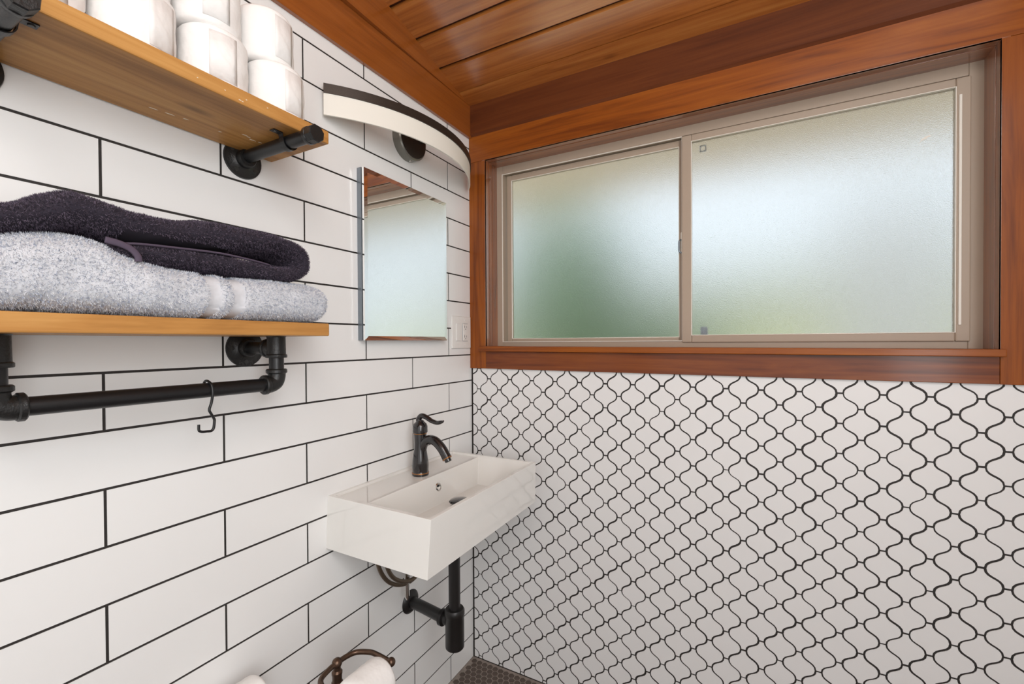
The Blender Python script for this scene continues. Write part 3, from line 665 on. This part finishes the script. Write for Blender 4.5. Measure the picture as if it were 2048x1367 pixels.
# ================================================================ TOILET ROLLS
def paper_roll(c, axis, label, group=None, R=0.0565, h=0.107, seed=0, core=True, name='toilet_roll'):
    random.seed(seed); d, u, v = frame_axes(axis); c = Vector(c); n = 56
    prof = [(0.0205, 0.004), (0.028, 0.0012), (R*0.80, 0.0), (R*0.93, 0.0015), (R*0.985, 0.006), (R, 0.014)]
    prof += [(R*(1+0.010*math.sin(k*1.7+seed)), 0.014+(h-0.028)*k/7) for k in range(1, 7)]
    prof += [(R, h-0.014), (R*0.985, h-0.006), (R*0.93, h-0.0015), (R*0.80, h), (0.028, h-0.0012), (0.0205, h-0.004)]
    V, F = [], []
    for r_, hh in prof:
        for k in range(n):
            a = 2*PI*k/n; w = 1+0.018*noise.noise(Vector((math.cos(a)*1.6, math.sin(a)*1.6, hh*22+seed*3.1))) if r_ > 0.03 else 1
            V.append(c+d*hh+(u*math.cos(a)+v*math.sin(a))*r_*w)
    for i in range(len(prof)-1):
        for k in range(n): F.append((i*n+k, (i+1)*n+k, (i+1)*n+(k+1) % n, i*n+(k+1) % n))
    for k in range(n): F.append(((len(prof)-1)*n+k, k, (k+1) % n, (len(prof)-1)*n+(k+1) % n))
    root = thing(name, c, label, 'paper roll', group)
    mk('paper', V, F, 'paper', root, smooth=True, autosmooth=60)
    # loose end of the sheet
    V, F = [], []; a1 = 2*PI*random.random()
    e = Vector((CAM.x-c.x, CAM.y-c.y, 0)).normalized() if abs(d.z) > 0.5 else Vector((1, 0, 0))
    b0 = math.atan2(e.dot(v), e.dot(u))+(0.35 if seed % 2 else -0.1)
    for k in range(7):
        a = b0+0.8*k/6
        for hh in (0.012, h-0.012): V.append(c+d*hh+(u*math.cos(a)+v*math.sin(a))*(R*1.006+0.0010*(k == 0)))
    for k in range(6): F.append((2*k, 2*k+1, 2*k+3, 2*k+2))
    sh = mk('loose_sheet', V, F, 'paper', root, smooth=True); so = sh.modifiers.new('s', 'SOLIDIFY'); so.thickness = 0.0006
    lathe('core', [(0.0212, 0.0035), (0.0212, h-0.0035)], c, axis, 'shelf', root, n=24) if core else None
    return root
ZS = 0.5128
G = 'spare rolls on the upper shelf'
lower = [(-0.9355, 'end roll of the row, beside the open end of the upper shelf, bottom layer'), (-1.0565, 'second toilet roll from the shelf end, standing directly on the upper shelf'), (-1.1795, 'third toilet roll from the shelf end, standing directly on the upper shelf'), (-1.299, 'fourth toilet roll from the shelf end, standing directly on the upper shelf')]
upper = [(-0.950, 0.122, 'end roll stacked on top, highest beside the open shelf end'), (-1.066, 0.128, 'second roll from the shelf end in the stacked top layer'), (-1.184, 0.128, 'third roll from the shelf end in the stacked top layer')]
for k, (y, lb) in enumerate(lower): paper_roll((0.130 if k else 0.132, y, ZS-0.0002), (0, 0, 1), 'white '+lb, G, seed=k+1)
for k, (y, x, lb) in enumerate(upper): paper_roll((x, y, ZS+0.1060), (0, 0, 1), 'white '+lb, G, R=0.0545, seed=k+11)
random.seed(21)

# ================================================================ PAPER STAND
TZ = -0.700; TX, TY = 0.162, -0.815
ts = thing('paper_stand', (TX, TY, ZF), 'aged bronze toilet paper stand on the floor near the tiled wall', 'paper holder')
lathe('base', [(0.085, 0), (0.087, 0.004), (0.084, 0.010), (0.050, 0.016), (0.024, 0.026), (0.016, 0.034)], (TX, TY, ZF), (0, 0, 1), 'bronze', ts)
lathe('post', [(0.0105, 0), (0.0105, -ZF+TZ-0.072), (0.0125, -ZF+TZ-0.070), (0.0125, -ZF+TZ-0.066), (0.0112, -ZF+TZ-0.064), (0.0112, -ZF+TZ-0.052), (0.0128, -ZF+TZ-0.050), (0.0128, -ZF+TZ-0.044), (0.0108, -ZF+TZ-0.042), (0.0112, -ZF+TZ-0.027), (0.0120, -ZF+TZ-0.025), (0.0120, -ZF+TZ-0.020), (0.0085, -ZF+TZ-0.016), (0.0085, -ZF+TZ-0.008)], (TX, TY, ZF+0.03-0.03), (0, 0, 1), 'bronze', ts)
def ball(name, c, r_, parent): 
    return lathe(name, [(max(0.0003, r_*math.sin(PI*k/12)), -r_*math.cos(PI*k/12)) for k in range(13)], c, (0, 0, 1), 'bronze', parent, n=24, autosmooth=None)
ball('finial', (TX, TY, TZ), 0.0118, ts)
BX = TX+0.108; by0, by1 = TY-0.068, TY+0.062
tube('bail_arm', [(BX, by1, TZ), (BX-0.045, by1+0.003, TZ), (TX+0.040, by1+0.001, TZ), (TX+0.012, by1-0.014, TZ), (TX+0.002, TY+0.025, TZ), (TX, TY, TZ)], 0.0060, 'bronze', ts)
tube('bail_arm', [(BX, by0, TZ), (BX-0.045, by0-0.003, TZ), (TX+0.040, by0-0.001, TZ), (TX+0.012, by0+0.014, TZ), (TX+0.002, TY-0.025, TZ), (TX, TY, TZ)], 0.0060, 'bronze', ts)
ball('end_ball', (BX+0.002, by1, TZ), 0.0105, ts); ball('end_ball', (BX+0.002, by0, TZ), 0.0105, ts)
tube('axle', [(BX+0.002, by0, TZ), (BX+0.002, (by0+by1)/2, TZ), (BX+0.002, by1, TZ)], 0.0070, 'bronze', ts, sm=1)
tube('spare_arm', [(TX, TY, -1.02), (0.10, -0.93, -1.02), (0.078, -1.06, -1.02), (0.077, -1.085, -0.98), (0.077, -1.085, -0.80), (0.077, -1.080, -0.725), (0.077, -1.060, -0.705), (0.077, -0.99, -0.704), (0.077, -0.955, -0.704)], 0.006, 'bronze', ts)
paper_roll((BX+0.002, by0+0.008, TZ-0.0135), (0, 1, 0), 'white toilet roll hanging on the bar of the bronze stand', None, R=0.046, h=0.094, seed=31, core=False)
paper_roll((0.077, -1.050, -0.7180), (0, 1, 0), 'white spare toilet roll on the low side arm of the bronze stand', None, R=0.050, h=0.102, seed=32, core=False)

# ================================================================ TOWELS
def sweep(path, xb, xf, nphi=150, nstep=10, p=2.6, seed=0.0, wob=0.004, endr=0.03, fwave=0.006, creases=()):
    """path: (y, z, half thickness); closed cloth roll section swept along it"""
    C = catmull([(a, b2, c) for a, b2, c in path], nstep); L = len(C); s = [0.0]
    for i in range(1, L): s.append(s[-1]+math.hypot(C[i].x-C[i-1].x, C[i].y-C[i-1].y))
    rows = []
    for i in range(L):
        t = Vector((C[min(i+1, L-1)].x-C[max(i-1, 0)].x, C[min(i+1, L-1)].y-C[max(i-1, 0)].y)).normalized(); nn = Vector((-t.y, t.x))
        th = C[i].z; ef = 1.0
        for e in (s[i], s[-1]-s[i]):
            if e < endr: ef = min(ef, math.sqrt(max(0.0, 1-((endr-e)/endr)**2)))
        ef = max(ef, 0.06)
        row = []
        x0 = xb+0.004*noise.noise(Vector((s[i]*9, seed, 1))); x1 = xf+fwave*noise.noise(Vector((s[i]*8, seed, 5)))
        xc, xa = (x0+x1)/2, (x1-x0)/2
        for k in range(nphi):
            a = 2*PI*k/nphi; ca, sa = math.cos(a), math.sin(a)
            ox = math.copysign(abs(ca)**(2/p), ca)*(xa-(1-ef)*0.012); on = math.copysign(abs(sa)**(2/p), sa)*th*ef
            q_ = Vector((xc+ox, C[i].x+nn.x*on, C[i].y+nn.y*on))
            q_ += (Vector((ca, 0, 0))+Vector((0, nn.x, nn.y))*sa)*wob*(noise.noise(q_*16+Vector((seed, 0, 0)))+0.5*noise.noise(q_*40+Vector((0, seed, 0))))
            row.append(q_)
        rows.append(row)
    return rows
def rows_mesh(name, rows, material, parent, zmin=None, skip=None):
    n = len(rows[0]); V = []
    for r_ in rows:
        for p in r_: V.append(Vector((p.x, p.y, max(p.z, zmin) if zmin is not None else p.z)))
    F = []
    for i in range(len(rows)-1):
        for k in range(n): F.append((i*n+k, i*n+(k+1) % n, (i+1)*n+(k+1) % n, (i+1)*n+k))
    F += [tuple(range(n-1, -1, -1)), tuple((len(rows)-1)*n+k for k in range(n))]
    return mk(name, V, F, material, parent, smooth=True)
def pile(rows, count, length, width, material, parent, zmin=None, ok=None, lean=0.9, xmin=0.03, seed=3):
    """terry loops: short leaning blades standing on the swept surface"""
    rng = random.Random(seed); n = len(rows[0]); V, F = [], []
    cells = []; wts = []; acc = 0.0
    for i in range(len(rows)-1):
        for k in range(n):
            a, b2, c = rows[i][k], rows[i][(k+1) % n], rows[i+1][k]
            nr = (b2-a).cross(c-a); ar = nr.length
            if ar < 1e-9: continue
            ctr = (a+b2+c)/3
            nn = nr/ar
            if nn.dot(CAM-ctr) < -0.25*(CAM-ctr).length: nn2 = -nn
            cells.append((i, k)); acc += ar; wts.append(acc)
    mid = Vector((0, 0, 0))
    picks = rng.choices(cells, cum_weights=wts, k=count)
    for i, k in picks:
        a, b2, c, d = rows[i][k], rows[i][(k+1) % n], rows[i+1][k], rows[i+1][(k+1) % n]
        u_, w_ = rng.random(), rng.random(); p = (a*(1-u_)+b2*u_)*(1-w_)+(c*(1-u_)+d*u_)*w_
        if p.x < xmin or (zmin is not None and p.z < zmin) or (ok and not ok(p)): continue
        nr = (b2-a).cross(c-a).normalized()
        ctr = sum((rows[i][q_] for q_ in range(0, n, max(1, n//8))), Vector())/len(range(0, n, max(1, n//8)))
        if nr.dot(p-ctr) < 0: nr = -nr
        dr = (nr+Vector((rng.gauss(0, 1), rng.gauss(0, 1), rng.gauss(0, 1)-0.3))*lean*0.5).normalized()
        sd = dr.cross(Vector((rng.gauss(0, 1), rng.gauss(0, 1), rng.gauss(0, 1)))).normalized()
        l = length*rng.uniform(0.6, 1.25); w2 = width*rng.uniform(0.7, 1.2)/2
        m_ = len(V); b0 = p-nr*0.001
        V += [b0-sd*w2, b0+sd*w2, b0+dr*l*0.65+sd*w2*0.8, b0+dr*l, b0+dr*l*0.65-sd*w2*0.8]
        F.append((m_, m_+1, m_+2, m_+3, m_+4))
    return mk('terry_pile', V, F, material, parent, kind='stuff')
SH = 0.0938
lightT = thing('folded_towel', (0.11, -1.14, SH), 'pale grey folded terry towel with two smooth bands on the lower shelf', 'towel')
mid = (SH+0.176)/2
lp = [(-0.868, mid-0.002, 0.040), (-0.91, mid, 0.0405), (-0.97, mid, 0.041), (-1.05, mid-0.001, 0.0395), (-1.13, mid, 0.040), (-1.19, mid+0.002, 0.0425), (-1.225, mid+0.008, 0.047), (-1.255, mid+0.015, 0.054), (-1.285, mid+0.017, 0.056), (-1.315, mid+0.013, 0.053), (-1.345, mid+0.004, 0.045), (-1.40, mid, 0.042), (-1.46, mid, 0.040)]
rows = sweep(lp, 0.022, 0.214, seed=2.0, wob=0.0035, endr=0.022, nstep=12, p=3.2)
rows = [[Vector((p.x, p.y, max(p.z, SH-0.0002))) for p in r_] for r_ in rows]
def arch(p): return p.y+0.018*((p.z-0.135)/0.04)**2*0.5
def inband(p): y = arch(p); return -1.1095 < y < -1.0885 or -1.0695 < y < -1.0480
for r_ in rows:
    for p in r_:
        if inband(p):
            c = Vector((0.118, p.y, mid)); d_ = (p-c); p -= d_.normalized()*0.003
rows_mesh('cloth', rows, 'towelL', lightT)
pile(rows, 150000, 0.0048, 0.0008, 'towelLp', lightT, zmin=SH-0.003, ok=lambda p: not inband(p) and p.y < -0.80, xmin=0.05)
darkT = thing('folded_towel', (0.11, -1.12, 0.175), 'dark plum terry towel folded over on top of the pale grey towel', 'towel')
dp = [(-1.235, 0.1895, 0.0125), (-1.205, 0.1925, 0.0165), (-1.15, 0.1945, 0.0180), (-1.08, 0.1950, 0.0195), (-1.01, 0.1920, 0.0185), (-0.960, 0.1895, 0.0160), (-0.922, 0.1985, 0.0170), (-0.9140, 0.2190, 0.0180), (-0.925, 0.2415, 0.0190), (-0.960, 0.2515, 0.0195), (-1.01, 0.2500, 0.0225), (-1.08, 0.2440, 0.0260), (-1.15, 0.2370, 0.0250), (-1.20, 0.2355, 0.0265), (-1.24, 0.2400, 0.0275), (-1.265, 0.2430, 0.0275), (-1.29, 0.2360, 0.0240), (-1.32, 0.2210, 0.0200), (-1.36, 0.2110, 0.0200), (-1.42, 0.2050, 0.0200)]
rowsD = sweep(dp, 0.030, 0.200, seed=9.0, wob=0.005, endr=0.02, nstep=11, fwave=0.010, p=2.1)
rows_mesh('cloth', rowsD, 'towelD', darkT)
pile(rowsD, 150000, 0.0050, 0.0008, 'towelDp', darkT, xmin=0.05, seed=8, ok=lambda p: not (0.2055 < p.z < 0.2245 and -1.22 < p.y < -0.945))
# plain hem along the free edge and its turned-back corner
hv = [Vector((x, y, z)) for x, y, z in ((0.192, -1.235, 0.1990), (0.192, -1.20, 0.2050), (0.190, -1.15, 0.2085), (0.189, -1.08, 0.2115), (0.187, -1.02, 0.2085), (0.184, -0.985, 0.2050))]
V, F = tube_data(catmull(hv, 8), (0.0035, 0.0022), 8); mk('hem', V, F, 'towelDh', darkT, smooth=True)
V, F = tube_data(catmull([Vector((0.203, -1.245, 0.2020)), Vector((0.204, -1.228, 0.1990)), Vector((0.204, -1.214, 0.1930)), Vector((0.205, -1.207, 0.1840)), Vector((0.205, -1.206, 0.1760))], 8), (0.0022, 0.0050), 8); mk('hem', V, F, 'towelDh', darkT, smooth=True)

# ================================================================ HEXAGON FLOOR MOSAIC
PI6 = 0.0245; RH = 0.0208/math.sqrt(3)
hexv = [(RH*math.cos(PI/6+k*PI/3), RH*math.sin(PI/6+k*PI/3)) for k in range(6)]
hx = bpy.data.meshes.new('hex_tile'); hx.from_pydata([(a, c, 0.0) for a, c in hexv]+[(a*0.92, c*0.92, 0.0022) for a, c in hexv], [], [(6, 7, 8, 9, 10, 11)]+[(k, (k+1) % 6, 6+(k+1) % 6, 6+k) for k in range(6)])
hx.update(); hx.materials.append(M['hex'])
pos = []; rstep = PI6*math.sqrt(3)/2
for j in range(0, int(-YB/rstep)):
    for i in range(0, int(XR/PI6)):
        x = 0.020+(i+0.5*(j % 2))*PI6; y = -0.022-j*rstep
        if x < XR-0.015: pos.append((x, y))
inview = [p for p in pos if (lambda q_: -5 < q_[0]-900 < 400 and q_[1] < 1400)(proj((p[0], p[1], ZF)))]
inview.sort(key=lambda p: p[0]-p[1]); near = set(inview[:290]); V, F = [], []
for x, y in pos:
    if (x, y) in near:
        o = bpy.data.objects.new('hex_tile', hx); COL.objects.link(o); place(o, Vector((x, y, ZF-0.0003)), floor)
    else:
        n = len(V); V += [(x+a, y+c, ZF-0.0003) for a, c in hexv]+[(x+a*0.92, y+c*0.92, ZF+0.0019) for a, c in hexv]
        F += [tuple(n+6+k for k in range(6))]+[(n+k, n+(k+1) % 6, n+6+(k+1) % 6, n+6+k) for k in range(6)]
mk('hex_field', V, F, 'hex', floor, kind='stuff')
